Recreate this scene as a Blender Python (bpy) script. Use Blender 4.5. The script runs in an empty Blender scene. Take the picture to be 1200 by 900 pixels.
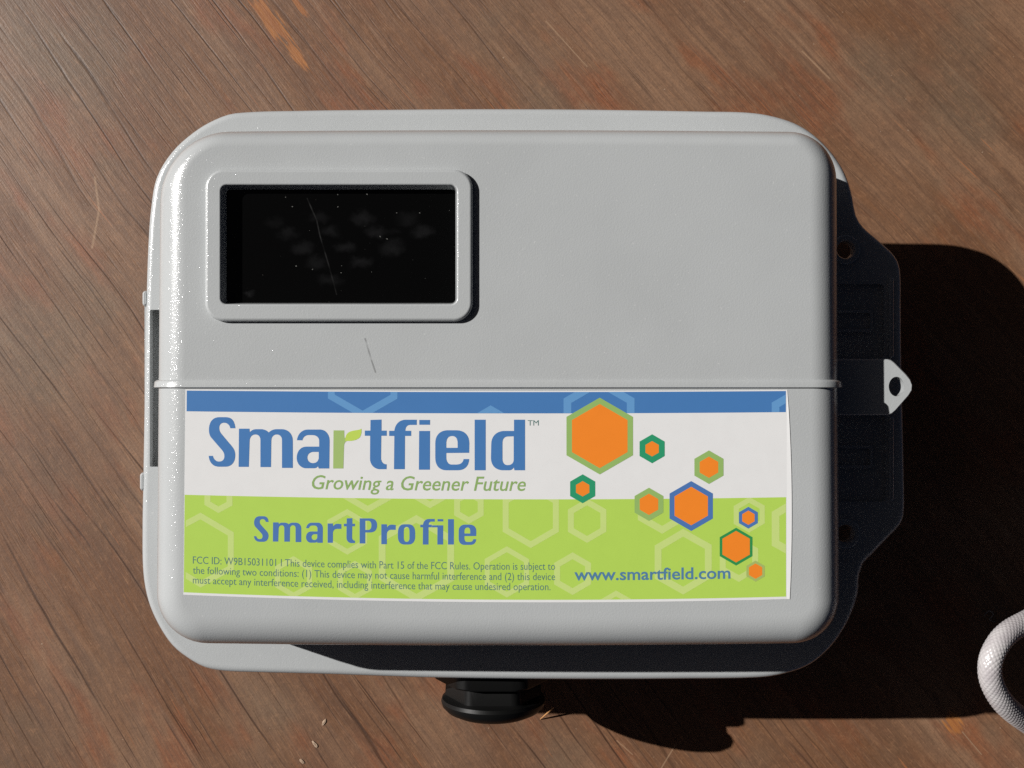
import bpy, bmesh, math, random
from mathutils import Vector
random.seed(7)
S = bpy.context.scene
COL = S.collection

# ------------------------------------------------------------------ camera, sky, sun, exposure
CAM_H, FOC = 512.0, 1300.0            # camera height over the boards (mm), focal length in photo pixels (1200 wide)
cam = bpy.data.cameras.new('camera'); cam.lens = 36.0 * FOC / 1200.0; cam.sensor_width = 36.0
cam.clip_start = 0.01; cam.clip_end = 100.0
cam_o = bpy.data.objects.new('camera', cam); COL.objects.link(cam_o)
cam_o.location = (0, 0, CAM_H / 1000.0)
S.camera = cam_o

RAY = Vector((1.315, -0.486, -1.0)).normalized()      # direction the sunlight travels
elev = math.asin(-RAY.z); azim = math.atan2(-RAY.x, -RAY.y)   # compass angle of the sun, from +Y towards +X
w = bpy.data.worlds.new('World'); S.world = w; w.use_nodes = True
nt = w.node_tree; nt.nodes.clear()
sky = nt.nodes.new('ShaderNodeTexSky'); sky.sky_type = 'NISHITA'; sky.sun_disc = False
sky.sun_elevation = elev; sky.sun_rotation = azim
sky.altitude = 2500; sky.air_density = 0.05; sky.dust_density = 4.2; sky.ozone_density = 0.0
bg = nt.nodes.new('ShaderNodeBackground'); bg.inputs['Strength'].default_value = 0.05
wo = nt.nodes.new('ShaderNodeOutputWorld')
nt.links.new(sky.outputs[0], bg.inputs[0]); nt.links.new(bg.outputs[0], wo.inputs[0])
sun = bpy.data.lights.new('sun', 'SUN'); sun.energy = 5.0; sun.angle = math.radians(0.5); sun.color = (1.0, 0.975, 0.94)
sun_o = bpy.data.objects.new('sun', sun); COL.objects.link(sun_o)
sun_o.rotation_euler = RAY.to_track_quat('-Z', 'Y').to_euler()
S.view_settings.view_transform = 'Standard'; S.view_settings.look = 'None'
S.cycles.use_denoising = False            # keep the fine grain of wood and plastic
S.view_settings.exposure = 0.0; S.view_settings.gamma = 1.0

# ------------------------------------------------------------------ helpers
def P(px, py, z):
    """photo pixel at height z (mm) -> world point in mm"""
    d = (CAM_H - z) / FOC
    return ((px - 600.0) * d, -(py - 450.0) * d, z)

def lin(r, g, b, k=1.05):
    f = lambda c: ((c / 255.0) / 12.92 if c / 255.0 <= 0.04045 else ((c / 255.0 + 0.055) / 1.055) ** 2.4) * k
    return (f(r), f(g), f(b), 1.0)

def mesh_obj(name, verts, faces, mat=None, parent=None, smooth=40, origin=(0, 0, 0)):
    me = bpy.data.meshes.new(name)
    ox, oy, oz = origin
    me.from_pydata([((v[0] - ox) / 1000, (v[1] - oy) / 1000, (v[2] - oz) / 1000) for v in verts], [], faces)
    bm = bmesh.new(); bm.from_mesh(me); bmesh.ops.recalc_face_normals(bm, faces=bm.faces[:]); bm.to_mesh(me); bm.free()
    if smooth:
        me.polygons.foreach_set('use_smooth', [True] * len(me.polygons))
        me.set_sharp_from_angle(angle=math.radians(smooth))
    o = bpy.data.objects.new(name, me); COL.objects.link(o)
    o.location = (ox / 1000, oy / 1000, oz / 1000)
    if mat: me.materials.append(mat)
    if parent: o.parent = parent
    return o

def loft(rings, cap0=True, cap1=True, closed=True):
    n = len(rings[0]); verts = [p for r in rings for p in r]; faces = []
    for i in range(len(rings) - 1):
        for j in range(n if closed else n - 1):
            k = (j + 1) % n
            faces.append((i * n + j, i * n + k, (i + 1) * n + k, (i + 1) * n + j))
    if cap0: faces.append(tuple(range(n - 1, -1, -1)))
    if cap1: faces.append(tuple(range((len(rings) - 1) * n, len(rings) * n)))
    return verts, faces

def rrect(x0, y0, x1, y1, r, n=8, m=6):
    """rounded rectangle; n points per corner, m extra per side; r one value or four (x0y0, x1y0, x1y1, x0y1)"""
    if not isinstance(r, (tuple, list)): r = (r,) * 4
    cs = [(x0 + r[0], y0 + r[0], r[0], 180), (x1 - r[1], y0 + r[1], r[1], 270), (x1 - r[2], y1 - r[2], r[2], 0), (x0 + r[3], y1 - r[3], r[3], 90)]
    pts = []
    for i, (cx, cy, rr, a) in enumerate(cs):
        arc = [(cx + rr * math.cos(math.radians(a + 90.0 * t / n)), cy + rr * math.sin(math.radians(a + 90.0 * t / n))) for t in range(n + 1)]
        if pts:
            q = pts[-1]
            pts += [(q[0] + (arc[0][0] - q[0]) * t / (m + 1), q[1] + (arc[0][1] - q[1]) * t / (m + 1)) for t in range(1, m + 1)]
        pts += arc
    q = pts[-1]; a = pts[0]
    pts += [(q[0] + (a[0] - q[0]) * t / (m + 1), q[1] + (a[1] - q[1]) * t / (m + 1)) for t in range(1, m + 1)]
    return pts

def smooth_closed(pts, step=5.0):
    n = len(pts); out = []
    for i in range(n):
        p0, p1, p2, p3 = (Vector(pts[(i + k - 1) % n]) for k in range(4))
        L = (p2 - p1).length; m = max(1, int(L / step))
        # centripetal-ish: tangents limited by the segment length
        t1 = (p2 - p0).normalized() * L; t2 = (p3 - p1).normalized() * L
        for k in range(m):
            t = k / m; h = t * t * (3 - 2 * t)
            out.append(tuple(p1 * (2*t**3 - 3*t**2 + 1) + t1 * (t**3 - 2*t**2 + t) + p2 * (-2*t**3 + 3*t**2) + t2 * (t**3 - t**2)))
    return out

def inset(pts, d):
    """move every point of a closed 2D outline inwards (CCW outline in world axes)"""
    n = len(pts); out = []
    for i in range(n):
        a, b = Vector(pts[i - 1]), Vector(pts[(i + 1) % n])
        t = (b - a).normalized(); nrm = Vector((-t.y, t.x))
        out.append(tuple(Vector(pts[i]) + nrm * d))
    return out

def area(pts): return sum(pts[i - 1][0] * pts[i][1] - pts[i][0] * pts[i - 1][1] for i in range(len(pts))) / 2

def boolean(o, cutters, mat=None):
    for c in cutters:
        m = o.modifiers.new('cut', 'BOOLEAN'); m.operation = 'DIFFERENCE'; m.solver = 'EXACT'; m.object = c
    dg = bpy.context.evaluated_depsgraph_get()
    me = bpy.data.meshes.new_from_object(o.evaluated_get(dg))
    o.modifiers.clear(); o.data = me
    me.polygons.foreach_set('use_smooth', [True] * len(me.polygons))
    me.set_sharp_from_angle(angle=math.radians(40))
    for c in cutters: bpy.data.objects.remove(c, do_unlink=True)

def box_verts(x0, x1, y0, y1, z0, z1):
    v = [(x, y, z) for z in (z0, z1) for y in (y0, y1) for x in (x0, x1)]
    f = [(0, 2, 3, 1), (4, 5, 7, 6), (0, 1, 5, 4), (2, 6, 7, 3), (0, 4, 6, 2), (1, 3, 7, 5)]
    return v, f

def join(*vf):
    V, Fc = [], []
    for v, f in vf:
        k = len(V); V += list(v); Fc += [tuple(i + k for i in q) for q in f]
    return V, Fc

def tag(o, label=None, cat=None, group=None, kind=None):
    if label: o['label'] = label
    if cat: o['category'] = cat
    if group: o['group'] = group
    if kind: o['kind'] = kind
    return o

# ------------------------------------------------------------------ material helpers
class N:
    def __init__(self, name):
        self.m = bpy.data.materials.new(name); self.m.use_nodes = True
        self.t = self.m.node_tree; self.t.nodes.clear()
        self.out = self.t.nodes.new('ShaderNodeOutputMaterial')
        self.b = self.t.nodes.new('ShaderNodeBsdfPrincipled')
        self.t.links.new(self.b.outputs[0], self.out.inputs[0])
        self.tc = self.t.nodes.new('ShaderNodeTexCoord').outputs['Object']
    def set(self, sock, v):
        if hasattr(v, 'is_linked') or hasattr(v, 'links'): self.t.links.new(v, sock)
        else: sock.default_value = v
    def bs(self, **k):
        for a, v in k.items(): self.set(self.b.inputs[a.replace('_', ' ')], v)
        return self.m
    def math(self, op, a, b=0.0, c=0.0, clamp=False):
        n = self.t.nodes.new('ShaderNodeMath'); n.operation = op; n.use_clamp = clamp
        for i, v in enumerate((a, b, c)): self.set(n.inputs[i], v)
        return n.outputs[0]
    def vec(self, op, a, b=(0, 0, 0), s=1.0):
        n = self.t.nodes.new('ShaderNodeVectorMath'); n.operation = op
        self.set(n.inputs[0], a); self.set(n.inputs[1], b)
        if op == 'SCALE': self.set(n.inputs['Scale'], s)
        return n.outputs['Value'] if op in ('LENGTH', 'DOT_PRODUCT', 'DISTANCE') else n.outputs[0]
    def comb(self, x, y, z=0.0):
        n = self.t.nodes.new('ShaderNodeCombineXYZ')
        for i, v in enumerate((x, y, z)): self.set(n.inputs[i], v)
        return n.outputs[0]
    def noise(self, v, scale=1.0, detail=2.0, rough=0.5, dist=0.0, color=False):
        n = self.t.nodes.new('ShaderNodeTexNoise'); self.set(n.inputs['Vector'], v)
        n.inputs['Scale'].default_value = scale; n.inputs['Detail'].default_value = detail
        n.inputs['Roughness'].default_value = rough; n.inputs['Distortion'].default_value = dist
        return n.outputs['Color' if color else 'Fac']
    def ramp(self, v, a, b, lo=0.0, hi=1.0, smooth=True):
        n = self.t.nodes.new('ShaderNodeMapRange'); n.interpolation_type = 'SMOOTHSTEP' if smooth else 'LINEAR'
        self.set(n.inputs[0], v); n.inputs[1].default_value = a; n.inputs[2].default_value = b
        n.inputs[3].default_value = lo; n.inputs[4].default_value = hi
        return n.outputs[0]
    def mix(self, f, a, b, mode='MIX'):
        n = self.t.nodes.new('ShaderNodeMix'); n.data_type = 'RGBA'; n.blend_type = mode; n.clamp_factor = True
        self.set(n.inputs[0], f); self.set(n.inputs[6], a); self.set(n.inputs[7], b)
        return n.outputs[2]
    def bump(self, h, strength, dist):
        n = self.t.nodes.new('ShaderNodeBump'); n.inputs['Strength'].default_value = strength; n.inputs['Distance'].default_value = dist
        self.set(n.inputs['Height'], h); return n.outputs[0]
    def xy(self):
        s = self.t.nodes.new('ShaderNodeSeparateXYZ'); self.set(s.inputs[0], self.tc); return s.outputs
    def flat(self):
        x, y, z = self.xy(); return self.comb(x, y, 0.0)
    def seg(self, p, a, b, wid, soft=1.0):
        """1 on a scratch from a to b (metres), 0 away from it"""
        a = Vector((a[0], a[1], 0)); b = Vector((b[0], b[1], 0)); ba = b - a
        pa = self.vec('SUBTRACT', p, tuple(a))
        h = self.math('DIVIDE', self.vec('DOT_PRODUCT', pa, tuple(ba)), ba.length_squared, clamp=True)
        q = self.vec('SCALE', tuple(ba), s=h)
        d = self.vec('DISTANCE', pa, q)
        return self.ramp(d, wid * 0.3, wid, 1.0, 0.0)

def plain(name, col, rough=0.45, spec=0.5, bump=None, **k):
    n = N(name)
    if bump:
        n.set(n.b.inputs['Normal'], n.bump(n.noise(n.tc, bump[0], 3, 0.6), bump[1], bump[2]))
    c = n.mix(n.ramp(n.noise(n.tc, 60, 3), 0.3, 0.7), col, tuple(x * 0.93 for x in col[:3]) + (1,))
    return n.bs(Base_Color=c, Roughness=rough, Specular_IOR_Level=spec, **k)

# --- weathered wood
def wood():
    n = N('weathered_wood')
    x, y, z = n.xy()
    base = n.comb(x, y, 0.0)
    ca, sa = math.cos(math.radians(52)), math.sin(math.radians(52))
    warp = n.noise(base, 4.0, 2, 0.5, color=True)
    ws = n.t.nodes.new('ShaderNodeSeparateXYZ'); n.set(ws.inputs[0], warp)
    u = n.math('ADD', n.math('MULTIPLY', x, sa), n.math('MULTIPLY', y, ca))      # across the grain (m)
    v = n.math('SUBTRACT', n.math('MULTIPLY', x, ca), n.math('MULTIPLY', y, sa)) # along the grain
    # the grain fans out a little: lines lie flatter towards the upper right
    u = n.math('ADD', u, n.math('MULTIPLY', n.math('MULTIPLY', u, v), -0.45))
    u = n.math('ADD', u, n.math('MULTIPLY', n.math('SUBTRACT', ws.outputs[0], 0.5), 0.016))
    small = n.noise(n.comb(n.math('MULTIPLY', u, 60), n.math('MULTIPLY', v, 25), 3.0), 1.0, 2)
    u2 = n.math('ADD', u, n.math('MULTIPLY', n.math('SUBTRACT', small, 0.5), 0.0018))
    def g(mu, mv, det=2.0, rough=0.5, off=0.0, uu=None):
        return n.noise(n.comb(n.math('MULTIPLY', uu or u2, 1000.0 / mu), n.math('MULTIPLY', v, 1000.0 / mv), off), 1.0, det, rough)
    patch = g(38, 150, 3, 0.55, 1.0)
    patch2 = g(22, 60, 3, 0.6, 9.0)
    grey = n.noise(base, 11.0, 3, 0.55)
    fine = g(1.6, 45, 3, 0.65, 4.0)
    fib = g(0.55, 7, 2, 0.6, 6.0)
    fuzz = n.noise(base, 900.0, 2, 0.7)
    # pores and open growth lines
    def rows(pitch, wob, off, w0):
        q = n.math('ADD', n.math('MULTIPLY', u2, 1000.0 / pitch), n.math('MULTIPLY', g(pitch * 3.2, 330, 2.0, 0.5, off, uu=u), wob))
        d = n.math('ABSOLUTE', n.math('SUBTRACT', n.math('FRACT', q), 0.5))
        return n.ramp(d, 0.5 - w0 / pitch, 0.5 - 0.1 * w0 / pitch)
    gap = g(8, 90, 2, 0.6, 15.0)
    line = n.math('MULTIPLY', rows(10.5, 3.4, 12.0, 0.66), n.ramp(gap, 0.36, 0.64))
    line = n.math('MAXIMUM', line, n.math('MULTIPLY', rows(5.3, 2.8, 17.0, 0.5), n.ramp(g(7, 60, 2, 0.6, 18.0), 0.47, 0.70)))
    l2 = g(2.6, 80, 1.0, 0.4, 21.0)
    line2 = n.math('MULTIPLY', n.ramp(n.math('ABSOLUTE', n.math('SUBTRACT', l2, 0.5)), 0.0, 0.035, 1.0, 0.0), n.ramp(g(9, 30, 2, 0.6, 26.0), 0.5, 0.68))
    right = n.ramp(n.math('ADD', x, n.math('MULTIPLY', y, 0.5)), -0.05, 0.16)     # this side of the board is fuzzier, with fewer open lines
    line = n.math('MULTIPLY', line, n.ramp(right, 0, 1, 1.0, 0.35, smooth=False))
    c = n.mix(n.ramp(patch, 0.36, 0.64), lin(150, 118, 95), lin(128, 90, 64))
    c = n.mix(n.math('MULTIPLY', n.ramp(patch2, 0.50, 0.68), 0.8), c, lin(150, 92, 62))
    c = n.mix(n.math('MULTIPLY', n.ramp(g(9, 110, 3, 0.6, 51.0), 0.50, 0.70), 0.65), c, lin(108, 78, 60))
    c = n.mix(n.math('MULTIPLY', n.ramp(g(6, 70, 3, 0.6, 57.0), 0.55, 0.72), 0.5), c, lin(166, 132, 108))
    c = n.mix(n.math('MULTIPLY', n.ramp(grey, 0.48, 0.68), 0.5), c, lin(122, 112, 97))
    c = n.mix(n.math('MULTIPLY', n.ramp(n.noise(n.vec('ADD', base, (3, 1, 0)), 9.0, 3, 0.6), 0.5, 0.72), 0.55), c, lin(112, 82, 66))
    c = n.mix(n.ramp(fine, 0.32, 0.70, 0.0, 0.55), c, lin(104, 76, 58))
    c = n.mix(n.ramp(fib, 0.52, 0.80, 0.0, 0.6), c, lin(178, 136, 104))
    c = n.mix(n.ramp(fuzz, 0.45, 0.75, 0.0, 0.35), c, lin(95, 72, 56))
    hot = n.math('MULTIPLY', n.ramp(g(1.3, 40, 2, 0.6, 31.0), 0.66, 0.74), n.ramp(g(30, 70, 2, 0.5, 33.0), 0.52, 0.62))
    c = n.mix(n.math('MULTIPLY', hot, 0.55), c, lin(190, 118, 72))
    c = n.mix(n.math('MULTIPLY', line2, 0.4), c, lin(74, 52, 38))
    blot = n.noise(base, 260.0, 4, 0.7)
    c = n.mix(n.ramp(blot, 0.50, 0.78, 0.0, 0.32), c, lin(176, 132, 100))
    c = n.mix(n.ramp(blot, 0.50, 0.24, 0.0, 0.35), c, lin(92, 68, 52))
    spk = n.noise(n.vec('ADD', base, (5, 2, 0)), 620.0, 1, 0.5)
    c = n.mix(n.ramp(spk, 0.775, 0.82, 0.0, 0.5), c, lin(200, 180, 160))
    c = n.mix(n.math('MULTIPLY', line, 0.82), c, lin(66, 44, 32))
    # raw orange wood where the grey skin has chipped off
    def chip(px, py, hl, hw, sharp=1.0):
        X, Y, _ = P(px, py, 0); uc = (X * sa + Y * ca) / 1000; vc = (X * ca - Y * sa) / 1000
        u0 = n.math('ADD', n.math('MULTIPLY', x, sa), n.math('MULTIPLY', y, ca))
        e = n.comb(n.math('MULTIPLY', n.math('SUBTRACT', u0, uc), 1000.0 / hw), n.math('MULTIPLY', n.math('SUBTRACT', v, vc), 1000.0 / hl), 0)
        d = n.math('ADD', n.vec('LENGTH', e), n.math('MULTIPLY', n.math('SUBTRACT', g(1.4, 16, 2, 0.6, 40.0, uu=u0), 0.5), 2.4))
        return n.ramp(d, 0.55, 1.05, 1.0, 0.0)
    chips = n.math('MAXIMUM', n.math('MAXIMUM', chip(316, 20, 19, 4.4), chip(347, 64, 11, 2.2)), n.math('MAXIMUM', chip(1117, 848, 6.0, 3.6), chip(352, 8, 8, 1.2)))
    c = n.mix(n.math('MULTIPLY', chips, 0.85), c, n.mix(n.ramp(fine, 0.35, 0.65), lin(196, 132, 74), lin(160, 100, 56)))
    # pale scratches
    s = None
    for a, b, wd in (((111, 208), (116, 246), 0.9), ((116, 246), (108, 290), 0.9), ((775, 900), (792, 872), 0.6), ((723, 868), (741, 884), 0.5),
                     ((940, 60), (972, 92), 0.6), ((1128, 858), (1150, 884), 0.5), ((640, 25), (688, 78), 0.5)):
        A, B = P(*a, 0), P(*b, 0)
        k = n.seg(base, (A[0] / 1000, A[1] / 1000), (B[0] / 1000, B[1] / 1000), wd / 1000 * 0.8)
        s = k if s is None else n.math('MAXIMUM', s, k)
    c = n.mix(n.math('MULTIPLY', s, 0.45), c, lin(190, 160, 132))
    c = n.mix(1.0, c, (0.80, 0.765, 0.715, 1), 'MULTIPLY')
    hgt = n.math('ADD', n.math('ADD', n.math('MULTIPLY', fine, 0.45), n.math('MULTIPLY', fib, 0.35)), n.math('MULTIPLY', fuzz, 0.25))
    hgt = n.math('SUBTRACT', hgt, n.math('ADD', n.math('MULTIPLY', line, 0.4), n.math('MULTIPLY', line2, 0.25)))
    n.set(n.b.inputs['Normal'], n.bump(hgt, 0.55, 0.0005))
    return n.bs(Base_Color=c, Roughness=n.ramp(fine, 0.3, 0.7, 0.45, 0.60), Specular_IOR_Level=0.55)

def plastic(name, col, scratch=False):
    n = N(name)
    h = n.noise(n.tc, 1750, 2, 0.6)
    n.set(n.b.inputs['Normal'], n.bump(h, 0.5, 0.00010))
    c = n.mix(n.ramp(n.noise(n.tc, 22, 4, 0.6), 0.35, 0.7), col, tuple(a * 0.955 for a in col[:3]) + (1,))
    dust = n.ramp(n.noise(n.tc, 1100, 1, 0.5), 0.73, 0.80)
    c = n.mix(n.math('MULTIPLY', dust, 0.3), c, (0.75, 0.75, 0.74, 1))
    if scratch:
        p = n.flat()
        pts = [(428, 397), (434, 418), (440, 436)]
        s = None
        for a, b in zip(pts, pts[1:]):
            A, B = P(*a, 135), P(*b, 135)
            k = n.seg(p, (A[0] / 1000, A[1] / 1000), (B[0] / 1000, B[1] / 1000), 0.00042)
            s = k if s is None else n.math('MAXIMUM', s, k)
        c = n.mix(n.math('MULTIPLY', s, n.ramp(n.noise(n.tc, 500, 2), 0.3, 0.55, 0.15, 0.55)), c, (0.12, 0.12, 0.12, 1))
    return n.bs(Base_Color=c, Roughness=n.ramp(n.noise(n.tc, 35, 4, 0.65), 0.3, 0.7, 0.20, 0.30), Specular_IOR_Level=0.45,
                Coat_Weight=0.5, Coat_Roughness=0.08, Coat_Normal=n.bump(n.noise(n.tc, 1150, 2, 0.7), 0.9, 0.00023))

def window_mat():
    n = N('smoked_window'); p = n.flat()
    def pt(zx, zy, z=132.4):
        X = P(250 + zx / 4.0, 210 + zy / 4.0, z); return X[0] / 1000, X[1] / 1000
    acc = None  # blurry reflections painted into the pane colour as grey blobs, plus one smudge
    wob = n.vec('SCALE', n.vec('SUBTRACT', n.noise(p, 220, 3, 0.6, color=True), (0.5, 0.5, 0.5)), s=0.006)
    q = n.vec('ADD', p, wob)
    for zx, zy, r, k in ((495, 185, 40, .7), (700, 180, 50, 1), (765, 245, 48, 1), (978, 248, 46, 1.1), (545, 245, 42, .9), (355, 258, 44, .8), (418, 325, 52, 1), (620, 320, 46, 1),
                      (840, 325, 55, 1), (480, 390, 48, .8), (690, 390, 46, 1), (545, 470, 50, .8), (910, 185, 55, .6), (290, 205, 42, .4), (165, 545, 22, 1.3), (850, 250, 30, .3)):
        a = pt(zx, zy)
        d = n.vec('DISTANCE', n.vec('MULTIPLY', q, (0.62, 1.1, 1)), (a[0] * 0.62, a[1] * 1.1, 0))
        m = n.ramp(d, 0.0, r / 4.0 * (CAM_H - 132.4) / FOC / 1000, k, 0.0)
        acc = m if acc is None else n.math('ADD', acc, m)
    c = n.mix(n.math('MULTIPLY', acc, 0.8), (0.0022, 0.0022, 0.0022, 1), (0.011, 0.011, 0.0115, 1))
    s = None
    sp = [(440, 90), (485, 195), (500, 265), (540, 400), (578, 540)]
    for a, b in zip(sp, sp[1:]):
        k = n.seg(p, pt(*a), pt(*b), 0.00030)
        s = k if s is None else n.math('MAXIMUM', s, k)
    c = n.mix(n.math('MULTIPLY', s, n.ramp(n.noise(p, 200, 2), 0.35, 0.65, 0.1, 0.8)), c, (0.035, 0.035, 0.035, 1))
    dust = n.ramp(n.noise(p, 900, 1, 0.5), 0.775, 0.81)
    c = n.mix(dust, c, (0.16, 0.16, 0.15, 1))
    return n.bs(Base_Color=c, Roughness=0.10, Specular_IOR_Level=0.4)

def rope_mat():
    n = N('white_braid')
    f = n.noise(n.tc, 1500, 3, 0.6)
    n.set(n.b.inputs['Normal'], n.bump(f, 0.3, 0.0002))
    c = n.mix(n.ramp(n.noise(n.tc, 120, 3), 0.3, 0.7), lin(188, 184, 184), lin(168, 162, 164))
    return n.bs(Base_Color=c, Roughness=0.30, Specular_IOR_Level=0.6)

def ink(name, c, rough=0.42):
    n = N(name)
    k = n.mix(n.ramp(n.noise(n.tc, 160, 3, 0.6), 0.3, 0.75), c, tuple(a * 0.98 for a in c[:3]) + (1,))
    n.set(n.b.inputs['Normal'], n.bump(n.noise(n.tc, 110, 3, 0.5), 0.06, 0.0004))
    return n.bs(Base_Color=k, Roughness=rough, Specular_IOR_Level=0.4)

GREY = plastic('grey_plastic', (0.470, 0.488, 0.494, 1))
GREYL = plastic('grey_lid_plastic', (0.470, 0.488, 0.494, 1), scratch=True)
BLACK = plain('black_nylon', (0.006, 0.006, 0.006, 1), 0.45, 0.2, bump=(900, 0.25, 0.0001))
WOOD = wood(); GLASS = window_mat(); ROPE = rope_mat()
I_WHITE = ink('sticker_white', lin(224, 224, 224)); I_BLUE = ink('print_blue', lin(70, 120, 178)); I_LBLUE = ink('print_pale_blue', lin(98, 150, 200))
I_GREEN = ink('print_lime', lin(176, 209, 90)); I_LGREEN = ink('print_pale_lime', lin(194, 214, 128)); I_ORANGE = ink('print_orange', lin(238, 134, 42))
I_H1 = ink('print_leaf_green', lin(146, 180, 104)); I_H2 = ink('print_emerald', lin(44, 148, 106)); I_H3 = ink('print_hex_blue', lin(76, 116, 176))
I_H4 = ink('print_deep_green', lin(48, 142, 78)); I_H5 = ink('print_olive', lin(164, 182, 104)); I_TXT = ink('print_slate', lin(88, 124, 120)); I_URL = ink('print_steel', lin(82, 126, 160))
I_TAG = ink('print_moss', lin(140, 172, 104)); I_STEM = ink('print_stem', lin(160, 186, 112)); I_LEAF = ink('print_leaf', lin(188, 212, 92))

# ------------------------------------------------------------------ the wooden surface
bw, bh = 420, 330
v, f = box_verts(-bw, bw, -bh, bh, -22, 0)
board = mesh_obj('wooden_tabletop', v, f, WOOD, smooth=0); tag(board, kind='structure')

# ------------------------------------------------------------------ the instrument box
ZF, ZT = 86.0, 135.0           # height of the flange face and of the lid face
box = bpy.data.objects.new('instrument_box', None); COL.objects.link(box); box.empty_display_size = 0.05
tag(box, 'grey plastic instrument box lying on the weathered wood, with a printed sticker on its lid', 'instrument box')

# back box below the flange
rings = []
for z, d in ((0, 3), (1.2, 1.2), (4, 0.4), (82.2, 0)):
    rings.append([(x, y, z) for x, y in rrect(-128 + d, -99 + d, 119 - d, 90 - d, 24 - d)])
v, f = loft(rings); mesh_obj('back_box', v, f, GREY, box)

# flange with the mounting ear on the right: measured outline, CW in the picture from the top left
FL = [(275, 131), (360, 128), (450, 127), (550, 126.3), (650, 126.5), (740, 127.5), (820, 129), (885, 131), (925, 140), (950, 153), (972, 173), (988, 195), (997, 216), (1001, 232), (1005, 252), (1013, 265), (1030, 280),
      (1050, 299), (1056.5, 315), (1057.5, 360), (1058, 410), (1059.5, 480), (1061, 550), (1061, 602), (1056, 616), (1040, 633), (1024, 650), (1013, 661), (1008.5, 674), (1007, 696), (1000, 718), (990, 738), (974, 760),
      (950, 780), (920, 791), (890, 795.5), (800, 797), (700, 797.5), (600, 797), (500, 795.5), (380, 791.5), (300, 789.5), (263, 788), (239, 783.5), (218, 772), (200, 757), (184, 733), (172, 705), (166, 672),
      (165, 620), (166, 560), (167.3, 480), (168.5, 400), (170, 340), (172, 285), (175, 245), (182, 207), (200, 177), (225, 154), (250, 139)]
fl = [P(a, b, ZF)[:2] for a, b in smooth_closed(FL, 7)]
if area(fl) < 0: fl.reverse()
rings = [[(x, y, z) for x, y in inset(fl, d)] for z, d in ((ZF - 3.6, 0.6), (ZF - 3.2, 0.1), (ZF - 2.2, 0.0), (ZF - 1.3, 0.25), (ZF - 0.6, 0.8), (ZF - 0.15, 1.6), (ZF, 2.4), (ZF, 2.9))]
v, f = loft(rings); flange = mesh_obj('flange', v, f, GREY, box)
def cutter(x0, y0, x1, y1, z0, z1, r=1.0):
    a, b = P(x0, y1, ZF), P(x1, y0, ZF)
    rg = [[(x, y, z) for x, y in rrect(a[0], a[1], b[0], b[1], r, 4, 0)] for z in (z0, z1)]
    vv, ff = loft(rg); return mesh_obj('cutter', vv, ff, None, smooth=0)
def cyl(px, py, z, r, z0, z1, n=32):
    c = P(px, py, z)
    return [[(c[0] + r * math.cos(2 * math.pi * i / n), c[1] + r * math.sin(2 * math.pi * i / n), zz) for i in range(n)] for zz in (z0, z1)]
cuts = [cutter(175.5, 363, 196, 547, 70, 95, 0.6), cutter(950, 333, 1036, 420, ZF - 2.4, 95, 1.2), cutter(950, 487, 1038, 588, ZF - 2.4, 95, 1.2)]
for py in (293, 625):
    vv, ff = loft(cyl(990, py, ZF, 3.3, 70, 95)); cuts.append(mesh_obj('cutter', vv, ff, None, smooth=0))
boolean(flange, cuts)
# hinge channel under the slot in the left flange
a, b = P(172, 553, 80), P(200, 357, 80)
z1, z0 = ZF - 3.4, ZF - 13
v, f = join(box_verts(a[0], b[0], a[1], b[1], z0, z0 + 1.2), box_verts(a[0], a[0] + 1.0, a[1], b[1], z0 + 1.25, z1),
            box_verts(a[0] + 1.02, b[0], a[1], a[1] + 1.0, z0 + 1.25, z1), box_verts(a[0] + 1.02, b[0], b[1] - 1.0, b[1], z0 + 1.25, z1))
mesh_obj('hinge_channel', v, f, GREY, box, smooth=0)
for x0, x1, y0, y1 in ((164.8, 173, 340, 359), (161.8, 170, 554, 576)):
    a, b = P(x0, y1, ZF), P(x1, y0, ZF)
    rg = [[(x, y, z) for x, y in rrect(a[0] + d, a[1] + d, b[0] - d, b[1] - d, max(0.3, 1.4 - d), 5, 1)] for z, d in ((ZF - 6, 0.2), (ZF - 5.6, 0), (ZF - 2.2, 0), (ZF - 1.2, 0.35), (ZF - 0.7, 0.9))]
    v, f = loft(rg); mesh_obj('hinge_knuckle', v, f, GREY, box)
# bosses round the screw holes, ribs and slot frames on the mounting ear
for py in (293, 625):
    c = P(990, py, ZF); n = 36
    rg = [[(c[0] + r * math.cos(2 * math.pi * i / n), c[1] + r * math.sin(2 * math.pi * i / n), z) for i in range(n)] for r, z in ((3.4, ZF - 3), (3.4, ZF + 1.1), (3.7, ZF + 1.5), (5.2, ZF + 1.5), (5.6, ZF + 1.1), (5.6, ZF - 1))]
    v, f = loft(rg, False, False); mesh_obj('screw_boss', v, f, GREY, box)
for y0, y1 in ((326, 419), (489, 586)):
    a, b = P(1040.5, y1, ZF), P(1046, y0, ZF)
    rg = [[(x, y, z) for x, y in rrect(a[0] + d, a[1] + d, b[0] - d, b[1] - d, 0.5, 3, 0)] for z, d in ((ZF - 1, 0), (ZF + 1.4, 0), (ZF + 1.9, 0.45))]
    v, f = loft(rg); mesh_obj('rib', v, f, GREY, box)
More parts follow.
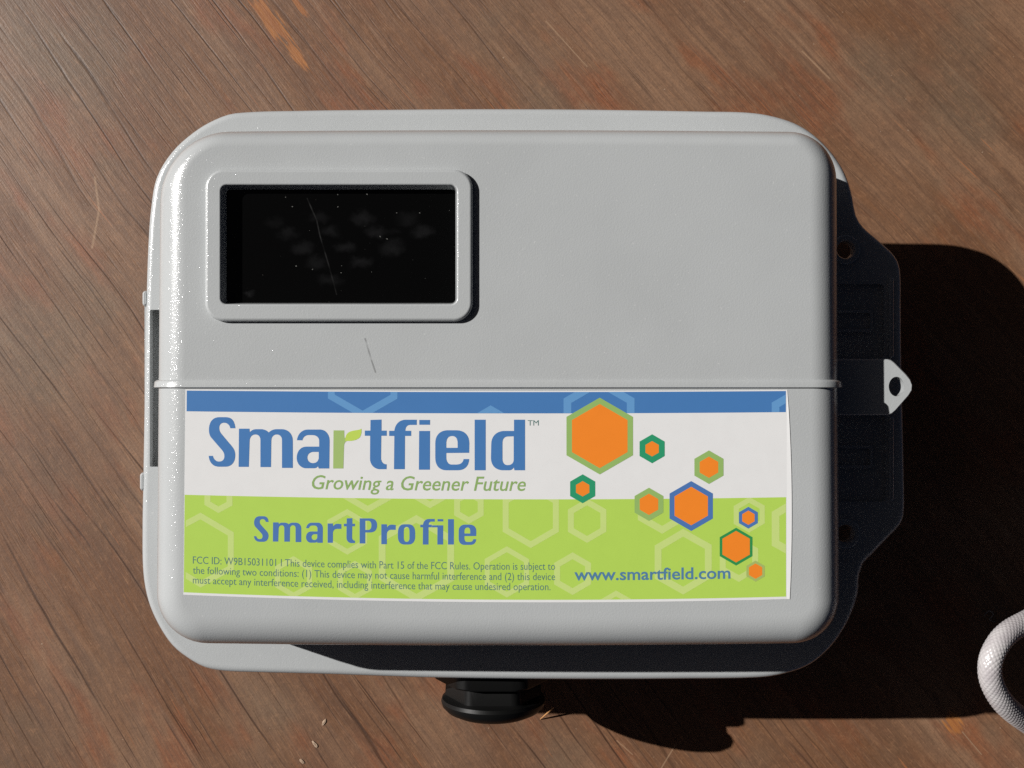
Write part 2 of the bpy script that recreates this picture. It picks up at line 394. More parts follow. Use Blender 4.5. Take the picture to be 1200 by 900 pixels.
for y0, y1 in ((363, 389), (522, 549)):
    a, b = P(955, y1, ZF), P(1024, y0, ZF)
    o_ = rrect(a[0], a[1], b[0], b[1], 1.0, 4, 0); i_ = rrect(a[0] + 1.2, a[1] + 1.2, b[0] - 1.2, b[1] - 1.2, 0.5, 4, 0)
    rg = [[(x, y, z) for x, y in o] for o, z in ((o_, ZF - 2.8), (o_, ZF - 0.6), (i_, ZF - 0.6), (i_, ZF - 2.8))]
    v, f = loft(rg, False, False); mesh_obj('slot_frame', v, f, GREY, box)

# lid: upper and lower cover
LX0, LX1, LY0, LY1 = -123.6, 113.6, -90.8, 88.0     # widest outline (world mm)
RS, RTOP, RBOT = 11.5, 7.0, 11.5                    # edge rounding: sides, top, bottom
def lid_warp(x, y):
    u = (x - LX0) / (LX1 - LX0); t = (LY1 - y) / (LY1 - LY0)
    k = 0.297
    dx = (1 - u) * (4.0 - 5.0 * t) * k + u * (-2.0 + 4.0 * t) * k
    q = 4 * u * (1 - u)
    dy = (1 - t) * (2.6 * q - 1.2) * k - t * (3.5 * q - 2.0) * k
    return x + dx, y + dy
def lid_ring(s, z):
    """s = 0 widest outline, 1 = inset by the full edge radius"""
    r = (18 - 11.5 * s, 16.5 - 11 * s, 17 - 10.5 * s, 25 - 12 * s)
    return [lid_warp(x, y) + (z,) for x, y in rrect(LX0 + RS * s, LY0 + RBOT * s, LX1 - RS * s, LY1 - RTOP * s, r, 12, 14)]
def prof(th, R=RS): return 1 - math.cos(th), ZT - R + R * math.sin(th)
rings = []
for s, z in ((-0.16, ZF - 0.5), (-0.10, ZF + 12), (-0.03, ZT - RS - 4)): rings.append(lid_ring(s, z))
K = 14
for i in range(K + 1):
    th = math.pi / 2 * i / K
    s, z = prof(th); rings.append(lid_ring(s, z))
rings.append(lid_ring(1.05, ZT))
V, Fc = loft(rings)
YS = P(600, 449.5, ZT)[1]
def half(name, sign, mat):
    o = mesh_obj(name, V, Fc, mat, box)
    bm = bmesh.new(); bm.from_mesh(o.data)
    r = bmesh.ops.bisect_plane(bm, geom=bm.verts[:] + bm.edges[:] + bm.faces[:], plane_co=(0, YS / 1000 + sign * 0.00015, 0), plane_no=(0, -sign, 0), clear_outer=True)
    bmesh.ops.holes_fill(bm, edges=[e for e in bm.edges if e.is_boundary]); bmesh.ops.recalc_face_normals(bm, faces=bm.faces[:])
    bm.to_mesh(o.data); bm.free(); o.data.set_sharp_from_angle(angle=math.radians(40)); return o
upper = half('upper_cover', 1, GREYL); lower = half('lower_cover', -1, GREY)
tag(upper, 'plain upper half of the lid with the dark window')
tag(lower, 'lower half of the lid that carries the sticker')

# window: pocket in the upper cover, raised bezel, dark pane at the bottom
ZB, ZP = ZT + 2.3, ZT - 2.6
a, b = P(255, 361, ZB), P(538, 212, ZB)
rg = [[(x, y, z) for x, y in rrect(a[0], a[1], b[0], b[1], 2.6, 6, 2)] for z in (ZP - 1.5, ZT + 6)]
vv, ff = loft(rg); boolean(upper, [mesh_obj('cutter', vv, ff, None, smooth=0)])
oa, ob = P(239.5, 376.5, ZB), P(554, 198, ZB)
ia, ib = P(258.5, 356.5, ZB), P(535.5, 216.5, ZB)
def orr(d): return rrect(oa[0] + d, oa[1] + d, ob[0] - d, ob[1] - d, 6.4 - d, 10, 4)
def irr(d): return rrect(ia[0] - d, ia[1] - d, ib[0] + d, ib[1] + d, 2.1 + d, 10, 4)
rg = [[(x, y, ZT - 0.3) for x, y in orr(0)], [(x, y, ZB - 1.0) for x, y in orr(0.05)], [(x, y, ZB - 0.55) for x, y in orr(0.22)], [(x, y, ZB - 0.2) for x, y in orr(0.55)], [(x, y, ZB) for x, y in orr(0.95)], [(x, y, ZB) for x, y in orr(1.2)],
      [(x, y, ZB) for x, y in irr(0.6)], [(x, y, ZB) for x, y in irr(0.4)], [(x, y, ZB - 0.12) for x, y in irr(0.12)], [(x, y, ZB - 0.45) for x, y in irr(-0.05)], [(x, y, ZB - 0.7) for x, y in irr(-0.1)], [(x, y, ZP - 1.0) for x, y in irr(-0.9)], [(x, y, ZP - 1.0) for x, y in irr(0.2)], [(x, y, ZT - 0.3) for x, y in irr(0.6)]]
v, f = loft(rg + [rg[0]], False, False); bezel = mesh_obj('window_bezel', v, f, GREYL, box, smooth=50)
tag(bezel, 'raised grey frame with rounded corners round the dark window')
rg = [[(x, y, z) for x, y in irr(-0.6)] for z in (ZP - 1.2, ZP)]
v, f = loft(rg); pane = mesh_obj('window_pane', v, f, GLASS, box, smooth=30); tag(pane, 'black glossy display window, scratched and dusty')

# lip where the upper cover overlaps the lower one
def lip_path(off_side, off_top):
    pts = []
    xl, xr = lid_warp(LX0, 0)[0], lid_warp(LX1, 0)[0]
    pts.append((xl - off_side, ZT - RS - 22)); 
    for i in range(13):
        th = math.pi / 2 * i / 12
        pts.append((xl + RS - (RS + off_side) * math.cos(th), ZT - RS + (RS + off_top) * math.sin(th)))
    for i in range(12, -1, -1):
        th = math.pi / 2 * i / 12
        pts.append((xr - RS + (RS + off_side) * math.cos(th), ZT - RS + (RS + off_top) * math.sin(th)))
    pts.append((xr + off_side, ZT - RS - 22)); return pts
y0, y1 = P(600, 454.3, ZT)[1], P(600, 445.0, ZT)[1]
sec = [(y0, 0), (y0, .8), (y0 + .15, 1.0), (y1 - 0.7, .85), (y1 - 0.25, .55), (y1, .1), (y1, 0)]
rg = []
for y, k in sec:
    k0 = k if k > 0 else -0.35
    rg.append([(x, y, z) for x, z in lip_path(1.75 * k0, 0.8 * k0)])
n = len(rg[0]); verts = [p for r in rg for p in r]; faces = []
for i in range(len(rg)):
    for j in range(n - 1):
        k = (i + 1) % len(rg); faces.append((i * n + j, i * n + j + 1, k * n + j + 1, k * n + j))
faces.append(tuple(i * n for i in range(len(rg)))); faces.append(tuple(i * n + n - 1 for i in range(len(rg))))
lip = mesh_obj('overlap_lip', verts, faces, GREY, box, smooth=35)

# padlock hasp on the right side of the lid
ZH = 114.0
hp = [(940, 421), (1040, 421), (1044, 421.8), (1048, 424.5), (1062, 438.5), (1067, 444.5), (1069.5, 451), (1069, 457.5), (1065, 464), (1050, 481), (1045.5, 485), (1041, 486.3), (940, 486.3)]
hw = [P(a, b, ZH)[:2] for a, b in hp]
if area(hw) < 0: hw.reverse()
rg = [[(x, y, z) for x, y in inset(hw, d)] for z, d in ((ZH - 3.2, 0.25), (ZH - 2.9, 0), (ZH - 0.35, 0), (ZH, 0.35))]
v, f = loft(rg); hasp = mesh_obj('padlock_hasp', v, f, GREY, box, smooth=30)
c = P(1050.5, 453, ZH)
hr = [[(c[0] + r * math.cos(2 * math.pi * i / 40), c[1] + 1.28 * r * math.sin(2 * math.pi * i / 40), zz) for i in range(40)] for r, zz in ((2.75, ZH - 6), (2.75, ZH + 4))]
vv, ff = loft(hr); boolean(hasp, [mesh_obj('cutter', vv, ff, None, smooth=0)])
tag(hasp, 'small grey hasp with a round padlock hole, sunlit at its tip')

# cable gland at the bottom
gz = 57.0; gx = P(578, 800, gz)[0]
gland = bpy.data.objects.new('cable_gland', None); COL.objects.link(gland); gland.parent = box; gland.empty_display_size = 0.01
def lathe_y(prof_, n=48, facets=None):
    rings = []
    for y, r, flat in prof_:
        ring = []
        for i in range(n):
            a = 2 * math.pi * i / n
            rr = r
            if flat:
                q = (a + math.pi / facets) % (2 * math.pi / facets) - math.pi / facets
                rr = min(r, flat / math.cos(q))
            ring.append((gx + rr * math.sin(a), y, gz + rr * math.cos(a)))
        rings.append(ring)
    return loft(rings)
v, f = lathe_y([(-98, 15, 0), (-111, 15, 0), (-111.1, 23.4, 21.6), (-111.8, 24.4, 22.0), (-119.4, 24.4, 22.0), (-120.2, 23.4, 21.6), (-120.4, 17, 0), (-124, 16, 0)], 96, 6)
mesh_obj('gland_collar', v, f, BLACK, gland, smooth=28)
v, f = lathe_y([(y + 1.8, r, fl_) for y, r, fl_ in [(-122.5, 15, 0), (-122.6, 18.4, 17.0), (-123.2, 19.4, 17.3), (-128.8, 19.7, 17.6), (-129.3, 20.2, 18.4), (-129.8, 20.9, 0), (-131.2, 21.3, 0), (-133.0, 20.8, 0), (-135.0, 18.9, 0), (-136.6, 15.5, 0), (-137.7, 11, 0), (-138.3, 6, 0), (-138.5, 1, 0)]], 96, 6)
mesh_obj('gland_nut', v, f, BLACK, gland, smooth=28)
tag(gland, 'black nylon cable gland with a domed nut below the box')

# ------------------------------------------------------------------ the sticker and its print
ZS = ZT + 0.10
def quad3(x, xs, ys):
    r = 0
    for i in range(3):
        t = ys[i]
        for j in range(3):
            if j != i: t *= (x - xs[j]) / (xs[i] - xs[j])
        r += t
    return r
def ytop(x): return quad3(x, (217, 560, 922), (456.3, 458.0, 456.8))
def ybot(x): return quad3(x, (215, 560, 925), (697.0, 705.6, 702.0))
def wy(x, yref):
    """height of a straight print line (given where it crosses x = 560) at x"""
    t = (yref - 458.0) / (705.6 - 458.0)
    return ytop(x) + t * (ybot(x) - ytop(x))
def xl(y): return 217.3 - 2.3 * (y - 457) / 245
def xr(y): return quad3(y, (457, 560, 702), (922.6, 927.4, 925.6))
sticker = None
def strip(y0, y1, xl_, xr_, z, n=48, name=None, mat=None, parent=None, thick=0.0):
    """band of the sticker between two print lines"""
    V, Fc = [], []
    m = 10
    for j in range(m + 1):
        for i in range(n + 1):
            yr = y0 + (y1 - y0) * j / m
            xa, xb = xl_(yr), xr_(yr); x = xa + (xb - xa) * i / n
            if thick: x = xb if i == n else xa + (922.0 - xa) * i / (n - 1)
            V.append(P(x, wy(x, yr), z))
    for j in range(m):
        for i in range(n):
            k = j * (n + 1) + i; Fc.append((k, k + 1, k + n + 2, k + n + 1))
    if thick:
        K0 = len(V); V += [(a, b, c - thick) for a, b, c in V]
        Fc += [tuple(K0 + q for q in reversed(ff)) for ff in Fc]
        ring = [i for i in range(n + 1)] + [j * (n + 1) + n for j in range(1, m + 1)] + [m * (n + 1) + i for i in range(n - 1, -1, -1)] + [j * (n + 1) for j in range(m - 1, 0, -1)]
        for i in range(len(ring)):
            a, b = ring[i], ring[(i + 1) % len(ring)]; Fc.append((a, b, K0 + b, K0 + a))
    return mesh_obj(name, V, Fc, mat, parent, smooth=0 if thick else 30)
# white paper, its right edge curling up a little
sticker = strip(458.0, 705.6, xl, xr, ZS, name='sticker', mat=I_WHITE, parent=box, thick=0.085)
for vx in sticker.data.vertices:
    if vx.co.x > 0.0936: vx.co.z += 0.00011
tag(sticker, 'printed sticker with a blue band, white field and lime green field')
L1, L2, L3, L4, L5 = (ZS + 0.014 * k for k in range(1, 6))
bl = lambda y: xl(y) + 1.6
br = lambda y: 921.0
strip(459.4, 484.4, bl, br, L1, name='blue_band', mat=I_BLUE, parent=sticker)
strip(585.0, 702.6, lambda y: xl(y) + 0.3, lambda y: 921.2, L1, name='green_field', mat=I_GREEN, parent=sticker)

def to_mesh(name, polys, z, mat, parent):
    """filled flat shape from closed loops (photo pixels); inner loops are holes"""
    cu = bpy.data.curves.new(name, 'CURVE'); cu.dimensions = '2D'; cu.fill_mode = 'BOTH'
    for lp in polys:
        sp = cu.splines.new('POLY'); sp.points.add(len(lp) - 1)
        for pt, (a, b) in zip(sp.points, lp):
            X = P(a, b, z); pt.co = (X[0], X[1], 0, 1)
        sp.use_cyclic_u = True
    o = bpy.data.objects.new('tmp', cu); COL.objects.link(o)
    me = bpy.data.meshes.new_from_object(o.evaluated_get(bpy.context.evaluated_depsgraph_get()))
    V = [(q.co.x, q.co.y, z) for q in me.vertices]; Fc = [tuple(p.vertices) for p in me.polygons]
    bpy.data.objects.remove(o, do_unlink=True); bpy.data.curves.remove(cu); bpy.data.meshes.remove(me)
    return V, Fc

def up(vf):
    """turn all faces of a flat mesh upwards"""
    V, Fc = vf; out = []
    for q in Fc:
        a, b, c = (V[i] for i in q[:3])
        out.append(q if (b[0]-a[0])*(c[1]-a[1]) - (b[1]-a[1])*(c[0]-a[0]) > 0 else tuple(reversed(q)))
    return V, out
def flat_obj(name, vf, mat, parent, label=None):
    V, Fc = up(vf)
    me = bpy.data.meshes.new(name); me.from_pydata([(a / 1000, b / 1000, c / 1000) for a, b, c in V], [], Fc)
    me.materials.append(mat); o = bpy.data.objects.new(name, me); COL.objects.link(o); o.parent = parent
    if label: o['label'] = label
    return o

# hexagons
def hexpts(cx, cy, R): return [(cx + R * math.sin(math.radians(60 * i)), cy - R * math.cos(math.radians(60 * i))) for i in range(6)]
def clip(poly, x0, y0, x1, y1):
    for ax, lim, sg in ((0, x0, 1), (0, x1, -1), (1, y0, 1), (1, y1, -1)):
        out = []
        for i in range(len(poly)):
            p, q = poly[i - 1], poly[i]
            ip, iq = sg * (p[ax] - lim) >= 0, sg * (q[ax] - lim) >= 0
            if ip != iq:
                t = (lim - p[ax]) / (q[ax] - p[ax]); out.append((p[0] + t * (q[0] - p[0]), p[1] + t * (q[1] - p[1])))
            if iq: out.append(q)
        poly = out
        if not poly: return []
    return poly
def watermark(name, hexes, mat, z, x0, y0, x1, y1):
    for cx, cy, R, wd in hexes:
        V, Fc = [], []
        o_, i_ = hexpts(cx, cy, R), hexpts(cx, cy, max(0.01, R - wd * 1.155))
        for j in range(6):
            q = clip([o_[j], o_[(j + 1) % 6], i_[(j + 1) % 6], i_[j]], x0, y0, x1, y1)
            if len(q) > 2:
                n0 = len(V); V += [P(a, wy(a, b), z) for a, b in q]; Fc.append(tuple(range(n0, n0 + len(q))))
        o = flat_obj(name, (V, Fc), mat, sticker)
        bm = bmesh.new(); bm.from_mesh(o.data); bmesh.ops.remove_doubles(bm, verts=bm.verts[:], dist=1e-6); bm.to_mesh(o.data); bm.free()
watermark('pale_blue_hexagon', [(425, 444, 47, 8), (575, 500, 25, 26), (702, 491, 48, 9), (939, 493, 40, 9)], I_LBLUE, L2, 219.5, 459.6, 920.8, 484.2)
watermark('pale_green_hexagon', [(256, 587, 19, 7), (235, 651, 45, 7), (431, 560, 42, 7), (407, 625, 27, 6), (504, 567, 29, 7), (549.5, 594, 20, 7), (488, 655, 51, 8), (622, 604, 38, 7),
           (688, 610, 26, 7), (671, 672, 25, 7), (594, 670, 30, 6), (776, 593, 33, 8), (800.6, 659, 38.6, 8), (878, 605, 21, 6), (939, 622, 40, 9), (866, 658, 26, 7), (344, 680, 25, 6), (416, 682, 23, 6), (722, 716, 24, 6)],
          I_LGREEN, L2, 217.6, 585.2, 921.0, 702.4)
for cx, cy, R, r, m in ((702.8, 511, 45, 37.6, I_H1), (764.2, 525.9, 17, 9, I_H2), (682.8, 572.8, 17, 9, I_H2), (830.8, 547.5, 19.7, 12.5, I_H1), (760.5, 591, 19.5, 12.5, I_H1), (810, 593, 29.3, 22.6, I_H3),
                        (877, 606.7, 12.8, 8.4, I_H3), (862.6, 640.6, 22.2, 18.5, I_H4), (885.4, 669.3, 12.4, 9, I_H5)):
    h = flat_obj('hexagon', ([P(a, b, L3) for a, b in hexpts(cx, cy, R)], [tuple(range(6))]), m, sticker)
    h2 = flat_obj('orange_hexagon', ([P(a, b, L4) for a, b in hexpts(cx, cy, r)], [tuple(range(6))]), I_ORANGE, sticker)

# hand-drawn letters: M/L/C paths in the units of an enlarged crop
def path(s):
    t = s.replace(',', ' ').split(); i = 0; out = []; cur = None; loops = []
    while i < len(t):
        c = t[i]
        if c == 'M':
            if out: loops.append(out)
            cur = (float(t[i + 1]), float(t[i + 2])); out = [cur]; i += 3
        elif c == 'L': cur = (float(t[i + 1]), float(t[i + 2])); out.append(cur); i += 3
        elif c == 'C':
            q = [float(k) for k in t[i + 1:i + 7]]; p = cur
            for k in range(1, 11):
                u = k / 10; w_ = 1 - u
                out.append(tuple(w_**3 * p[d] + 3*w_*w_*u * q[d] + 3*w_*u*u * q[2 + d] + u**3 * q[4 + d] for d in (0, 1)))
            cur = (q[4], q[5]); i += 7
        else: raise ValueError(c)
    loops.append(out); return loops
G = {
 'S': (12, 240, 480, 'M 430 262 L 358 262 C 350 215 315 185 270 185 C 225 185 203 215 203 255 C 203 300 215 320 245 355 L 350 480 C 405 540 428 580 428 640 C 428 745 370 803 290 803 L 195 803 C 115 803 60 740 55 650 L 112 650 C 125 700 155 730 200 730 C 250 730 275 700 275 655 C 275 615 262 590 225 550 L 95 400 C 68 368 58 335 58 280 C 58 170 115 108 200 106 L 300 106 C 380 108 420 160 430 262'),
 'm': (12, 240, 480, 'M 480 268 L 628 268 L 632 318 C 660 285 690 275 730 275 L 800 275 C 850 280 880 300 898 322 C 930 290 970 275 1010 275 L 1090 275 C 1180 280 1237 350 1237 440 L 1237 820 L 1085 820 L 1085 430 C 1085 380 1055 350 1010 350 C 965 350 935 385 935 440 L 930 808 L 782 808 L 782 430 C 782 380 755 350 710 350 C 665 350 632 385 630 440 L 618 805 L 475 805'),
 'a': (12, 335, 480, 'M 155 430 C 165 350 220 280 310 280 L 490 280 C 560 285 615 350 615 440 L 610 828 L 462 828 L 450 795 C 440 815 420 825 390 825 L 270 825 C 200 815 152 750 152 680 C 152 590 205 520 290 520 L 468 520 L 468 440 C 468 390 430 360 370 358 L 320 358 C 270 360 240 390 232 432 M 462 595 L 380 595 C 330 600 302 635 302 675 C 302 720 335 752 380 752 C 430 752 462 720 462 670'),
 'stem': (12, 335, 480, 'M 670 292 L 820 292 L 822 390 C 826 400 830 400 836 392 L 858 440 C 838 450 824 470 818 500 L 808 828 L 665 828'),
 'leaf': (12, 335, 480, 'M 836 410 C 838 370 850 335 900 310 C 960 285 1020 295 1062 268 C 1068 310 1062 350 1040 390 C 1000 430 930 445 870 440 C 856 442 846 446 838 452'),
 't': (12, 425, 480, 'M 110 145 L 265 140 L 265 295 L 338 295 L 338 368 L 262 368 L 258 680 C 258 730 285 768 338 770 L 335 838 L 235 838 C 160 835 103 770 103 690 L 105 368 L 30 368 L 30 295 L 108 295'),
 'f': (12, 425, 480, 'M 440 838 L 445 370 L 372 370 L 372 298 L 445 298 C 455 210 510 145 600 142 L 760 142 L 760 215 L 670 215 C 625 215 600 245 600 298 L 682 298 L 682 370 L 595 370 L 592 838'),
 'i': (12, 425, 480, 'M 794 300 L 947 300 L 945 845 L 790 845'),
 'dot': (12, 425, 480, 'M 796 145 L 947 145 L 947 213 L 796 213'),
 'e': (8.889, 505, 480, 'M 398 450 L 160 452 L 160 500 C 160 545 185 572 215 572 L 265 572 C 310 572 335 550 340 515 L 398 515 C 395 590 350 632 280 632 L 160 632 C 85 632 45 580 45 500 L 45 350 C 45 265 95 218 170 215 L 270 215 C 350 218 398 265 400 350 M 160 398 L 278 398 L 278 350 C 278 305 260 275 220 275 C 180 275 160 305 160 350'),
 'l': (8.889, 505, 480, 'M 455 105 L 570 105 L 570 632 L 455 632'),
 'd': (8.889, 505, 480, 'M 865 105 L 980 105 L 980 632 L 870 632 L 862 600 C 855 620 840 630 815 632 L 745 632 C 670 628 625 580 625 500 L 628 360 C 628 270 690 225 760 222 L 865 222 M 862 278 L 800 280 C 760 282 745 310 745 350 L 745 510 C 745 555 765 578 800 578 C 840 578 862 555 862 520'),
 'r': (8.571, 290, 595, 'M 805 158 L 858 158 L 860 190 C 870 168 890 160 910 161 L 943 165 L 943 212 L 895 212 C 872 215 860 230 858 255 L 858 352 L 805 352'),
 'P': (8, 420, 595, 'M 12 100 L 110 100 C 155 100 175 125 175 165 C 175 210 150 232 105 232 L 65 232 L 65 335 L 12 335 M 65 122 L 95 122 C 112 125 122 140 122 165 C 122 195 110 208 92 208 L 65 208'),
 'o': (8, 420, 595, 'M 370 235 C 370 185 390 155 430 155 L 470 155 C 510 155 532 185 532 235 L 532 270 C 532 315 510 345 470 345 L 430 345 C 390 345 370 315 370 270 M 425 225 C 425 195 435 180 452 180 C 470 180 479 195 479 225 L 479 280 C 479 305 470 320 452 320 C 435 320 425 305 425 280'),
}
def glyph(ch, bbox=None):
    s, ox, oy, d = G[ch]
    loops = [[(ox + a / s, oy + b / s) for a, b in lp] for lp in path(d)]
    if bbox:
        al = [p for lp in loops for p in lp]
        x0, x1 = min(p[0] for p in al), max(p[0] for p in al); y0, y1 = min(p[1] for p in al), max(p[1] for p in al)
        loops = [[(bbox[0] + (a - x0) / (x1 - x0) * (bbox[2] - bbox[0]), bbox[1] + (b - y0) / (y1 - y0) * (bbox[3] - bbox[1])) for a, b in lp] for lp in loops]
    return loops
logo = join(*[to_mesh('g', glyph(c), L3, None, None) for c in ('S', 'm', 'a', 't', 'f', 'i', 'dot', 'e', 'l', 'd')])
flat_obj('logo_lettering', logo, I_BLUE, sticker, 'blue logo lettering reading Smart field')
flat_obj('logo_letter_stem', to_mesh('g', glyph('stem'), L3, None, None), I_STEM, sticker, 'green stem of the letter r in the logo')
flat_obj('logo_leaf', to_mesh('g', glyph('leaf'), L3 + 0.002, None, None), I_LEAF, sticker, 'leaf growing from the letter r in the logo')
E = lambda x0, y0, x1, y1: (290 + x0 / 8.571, 595 + y0 / 8.571, 290 + x1 / 8.571, 595 + y1 / 8.571)
F8 = lambda x0, y0, x1, y1: (420 + x0 / 8, 595 + y0 / 8, 420 + x1 / 8, 595 + y1 / 8)
sub = [('S', E(65, 85, 212, 342)), ('m', E(255, 147, 540, 345)), ('a', E(588, 150, 757, 352)), ('r', None), ('t', E(968, 105, 1080, 355)), ('P', None), ('r', F8(215, 155, 350, 342)), ('o', None),
       ('f', F8(580, 105, 715, 345)), ('i', F8(740, 165, 795, 345)), ('dot', F8(742, 107, 795, 128)), ('l', F8(840, 107, 895, 345)), ('e', F8(940, 158, 1105, 348))]
prod = [to_mesh('g', glyph(c, b), L3, None, None) for c, b in sub]
bar = F8(690, 165, 742, 184)
prod.append(to_mesh('g', [[(bar[0], bar[1]), (bar[2], bar[1]), (bar[2], bar[3]), (bar[0], bar[3])]], L3, None, None))
flat_obj('product_lettering', join(*prod), I_H3, sticker, 'blue lettering of the product name on the green field')

def text_mesh(body, x0, x1, ybase, cap, z, shear=0.0, embolden=0.0, ref='H'):
    """one printed line: stretched to run from x0 to x1 (pixels), capitals cap pixels high, bent with the sticker"""
    def raw(s):
        cu = bpy.data.curves.new('t', 'FONT'); cu.body = s; cu.size = 1.0; cu.shear = shear; cu.offset = embolden; cu.resolution_u = 3
        o = bpy.data.objects.new('t', cu); COL.objects.link(o)
        me = bpy.data.meshes.new_from_object(o.evaluated_get(bpy.context.evaluated_depsgraph_get()))
        V = [tuple(q.co) for q in me.vertices]; Fc = [tuple(p.vertices) for p in me.polygons]
        bpy.data.objects.remove(o, do_unlink=True); bpy.data.curves.remove(cu); bpy.data.meshes.remove(me)
        return V, Fc
    hv, _ = raw(ref); ch = max(q[1] for q in hv)
    V, Fc = raw(body)
    a, b = min(q[0] for q in V), max(q[0] for q in V)
    out = []
    for q in V:
        x = x0 + (q[0] - a) / (b - a) * (x1 - x0); y = ybase - q[1] / ch * cap
        out.append(P(x, wy(x, y), z))
    return out, Fc
flat_obj('tagline', text_mesh('Growing a Greener Future', 365.5, 616, 575.0, 16.5, L3, shear=0.22, embolden=0.006), I_TAG, sticker, 'moss green slanted tagline under the logo')
flat_obj('trademark', text_mesh('TM', 618.4, 631.3, 498.6, 6.2, L3), I_TXT, sticker)
flat_obj('web_address', text_mesh('www.smartfield.com', 673, 856, 679.6, 13.8, L3, embolden=0.016), I_URL, sticker, 'web address in steel blue letters')
fcc = ['FCC ID: W9B15031101 I This device complies with Part 15 of the FCC Rules. Operation is subject to',
       'the following two conditions: (1) This device may not cause harmful interference and (2) this device',
       'must accept any interference received, including interference that may cause undesired operation.']
parts = [text_mesh(t, 226, xe, yb, 8.6, L3, embolden=-0.003) for t, xe, yb in zip(fcc, (650.5, 650.5, 645), (667.5, 679.6, 691.4))]
flat_obj('notice_text', join(*parts), I_TXT, sticker, 'three lines of small slate print')

# ------------------------------------------------------------------ white braided rope
def catmull(pts, m):
    out = []
    for i in range(len(pts) - 1):
        p = [Vector(pts[max(0, min(len(pts) - 1, i + k))]) for k in (-1, 0, 1, 2)]
        for k in range(m):
            t = k / m
            out.append(0.5 * ((2 * p[1]) + (p[2] - p[0]) * t + (2 * p[0] - 5 * p[1] + 4 * p[2] - p[3]) * t * t + (3 * p[1] - p[0] - 3 * p[2] + p[3]) * t**3))
    out.append(Vector(pts[-1])); return out
RR = 4.35
rp = [P(1480, 600, RR), P(1400, 630, RR), P(1325, 662, 22), P(1262, 696, 58), P(1212, 724, 82), P(1182, 741, 92), P(1166, 761, 96), P(1160, 782, 97), P(1164, 804, 95), P(1179, 827, 90), P(1206, 848, 78), P(1252, 876, 52), P(1310, 905, 22), P(1380, 930, RR), P(1470, 960, RR)]
line_ = catmull(rp, 60)
# resample to even steps
acc = [0.0]
for a_, b_ in zip(line_, line_[1:]): acc.append(acc[-1] + (b_ - a_).length)
step = 0.17; cnt = int(acc[-1] / step); cen = []; j = 0
for i in range(cnt + 1):
    d = i * step
    while j < len(acc) - 2 and acc[j + 1] < d: j += 1
    t = (d - acc[j]) / max(1e-6, acc[j + 1] - acc[j]); cen.append(line_[j].lerp(line_[j + 1], min(1, t)))
rings = []; nrm = Vector((0, 0, 1)); NSEG = 96
for i, c_ in enumerate(cen):
    tan = (cen[min(i + 1, cnt)] - cen[max(i - 1, 0)]).normalized()
    nrm = (nrm - tan * nrm.dot(tan)).normalized(); bi = tan.cross(nrm)
    ring = []
    for k in range(NSEG):
        th = 2 * math.pi * k / NSEG; s_ = i * step
        # two families of plaited yarns crossing over and under each other
        A_ = 14 * th + s_ * 2 * math.pi / 1.75; B_ = 14 * th - s_ * 2 * math.pi / 1.75
        over = math.sin((A_ + B_) / 2) * math.sin((A_ - B_) / 2)
        y1_ = abs(math.cos(A_ / 2)); y2_ = abs(math.cos(B_ / 2))
        bump = (y1_ ** 0.7) if over > 0 else (y2_ ** 0.7)
        r = RR - 0.23 + 0.25 * bump
        ring.append(tuple(c_ + nrm * (r * math.cos(th)) + bi * (r * math.sin(th))))
    rings.append(ring)
v, f = loft(rings)
ro = P(1480, 780, 0)
rope = mesh_obj('rope', v, f, ROPE, smooth=0, origin=ro)
rope.data.polygons.foreach_set('use_smooth', [True] * len(rope.data.polygons))
tag(rope, 'loop of thick white braided rope reaching in from the right edge', 'rope')

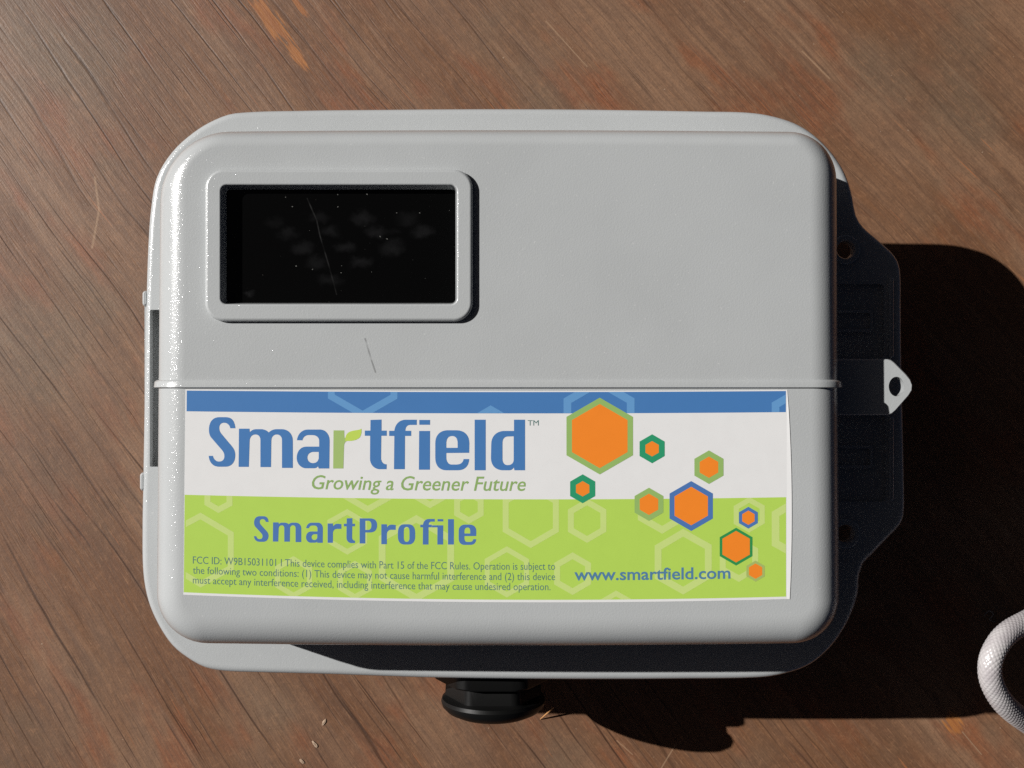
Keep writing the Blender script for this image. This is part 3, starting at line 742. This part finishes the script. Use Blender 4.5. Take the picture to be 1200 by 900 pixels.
# ------------------------------------------------------------------ crumbs and splinters on the boards
CR = plain('pale_chip', lin(172, 148, 126), 0.7, 0.3); SP = plain('straw_splinter', lin(190, 140, 92), 0.6, 0.3); LINT = plain('grey_lint', lin(150, 150, 150), 0.8, 0.2)
def crumb(px, py, s, ang, label):
    o3 = P(px, py, 0); bm = bmesh.new(); bmesh.ops.create_icosphere(bm, subdivisions=2, radius=1)
    rnd = random.Random(px); ca, sa = math.cos(ang), math.sin(ang)
    vv = []
    for q in bm.verts:
        k = 1 + rnd.uniform(-0.28, 0.28); x, y, z = q.co.x * s * 1.5 * k, q.co.y * s * 0.7 * k, max(-0.6, q.co.z) * s * 0.3 * k
        vv.append((o3[0] + x * ca - y * sa, o3[1] + x * sa + y * ca, z))
    m = min(q[2] for q in vv); vv = [(a, b, c - m) for a, b, c in vv]
    ff = [tuple(x.index for x in fc.verts) for fc in bm.faces]; bm.free()
    o = mesh_obj('wood_crumb', vv, ff, CR, smooth=0, origin=o3); tag(o, label, 'crumb', 'pale crumbs on the wood below the box')
crumb(380, 846, 1.0, 1.0, 'pale crumb on the wood, nearest to the bottom edge of the box')
crumb(369, 872, 1.1, -0.9, 'pale crumb on the wood, in the middle of the three below the box')
crumb(354, 892, 1.0, -0.7, 'pale crumb on the wood, closest to the bottom edge of the photo')
def thread(name, pts, r, mat, label, cat):
    cen = catmull([(*P(a, b, z)[:2], z) for a, b, z in pts], 8); rg = []
    for i, c_ in enumerate(cen):
        tan = (cen[min(i + 1, len(cen) - 1)] - cen[max(i - 1, 0)]).normalized(); up_ = Vector((0, 0, 1)); sd = tan.cross(up_).normalized(); u_ = sd.cross(tan)
        k = r * (0.35 + 0.65 * math.sin(math.pi * (i + 0.6) / (len(cen) + 0.2)))
        rg.append([tuple(c_ + sd * (k * math.cos(2 * math.pi * j / 6)) + u_ * (k * math.sin(2 * math.pi * j / 6))) for j in range(6)])
    vv, ff = loft(rg); o3 = P(pts[0][0], pts[0][1], 0)
    tag(mesh_obj(name, vv, ff, mat, smooth=60, origin=o3), label, cat)
thread('splinter', [(633, 843, 0.3), (641, 836, 5.0), (649, 829, 9.5)], 0.35, SP, 'thin straw coloured splinter sticking up beside the black gland', 'splinter')
thread('lint', [(1153, 722, 0.3), (1159, 716, 1.5), (1164, 720, 2.0), (1160, 726, 1.0), (1167, 729, 0.3)], 0.22, LINT, 'tiny curl of grey lint in the shadow beside the rope', 'lint')
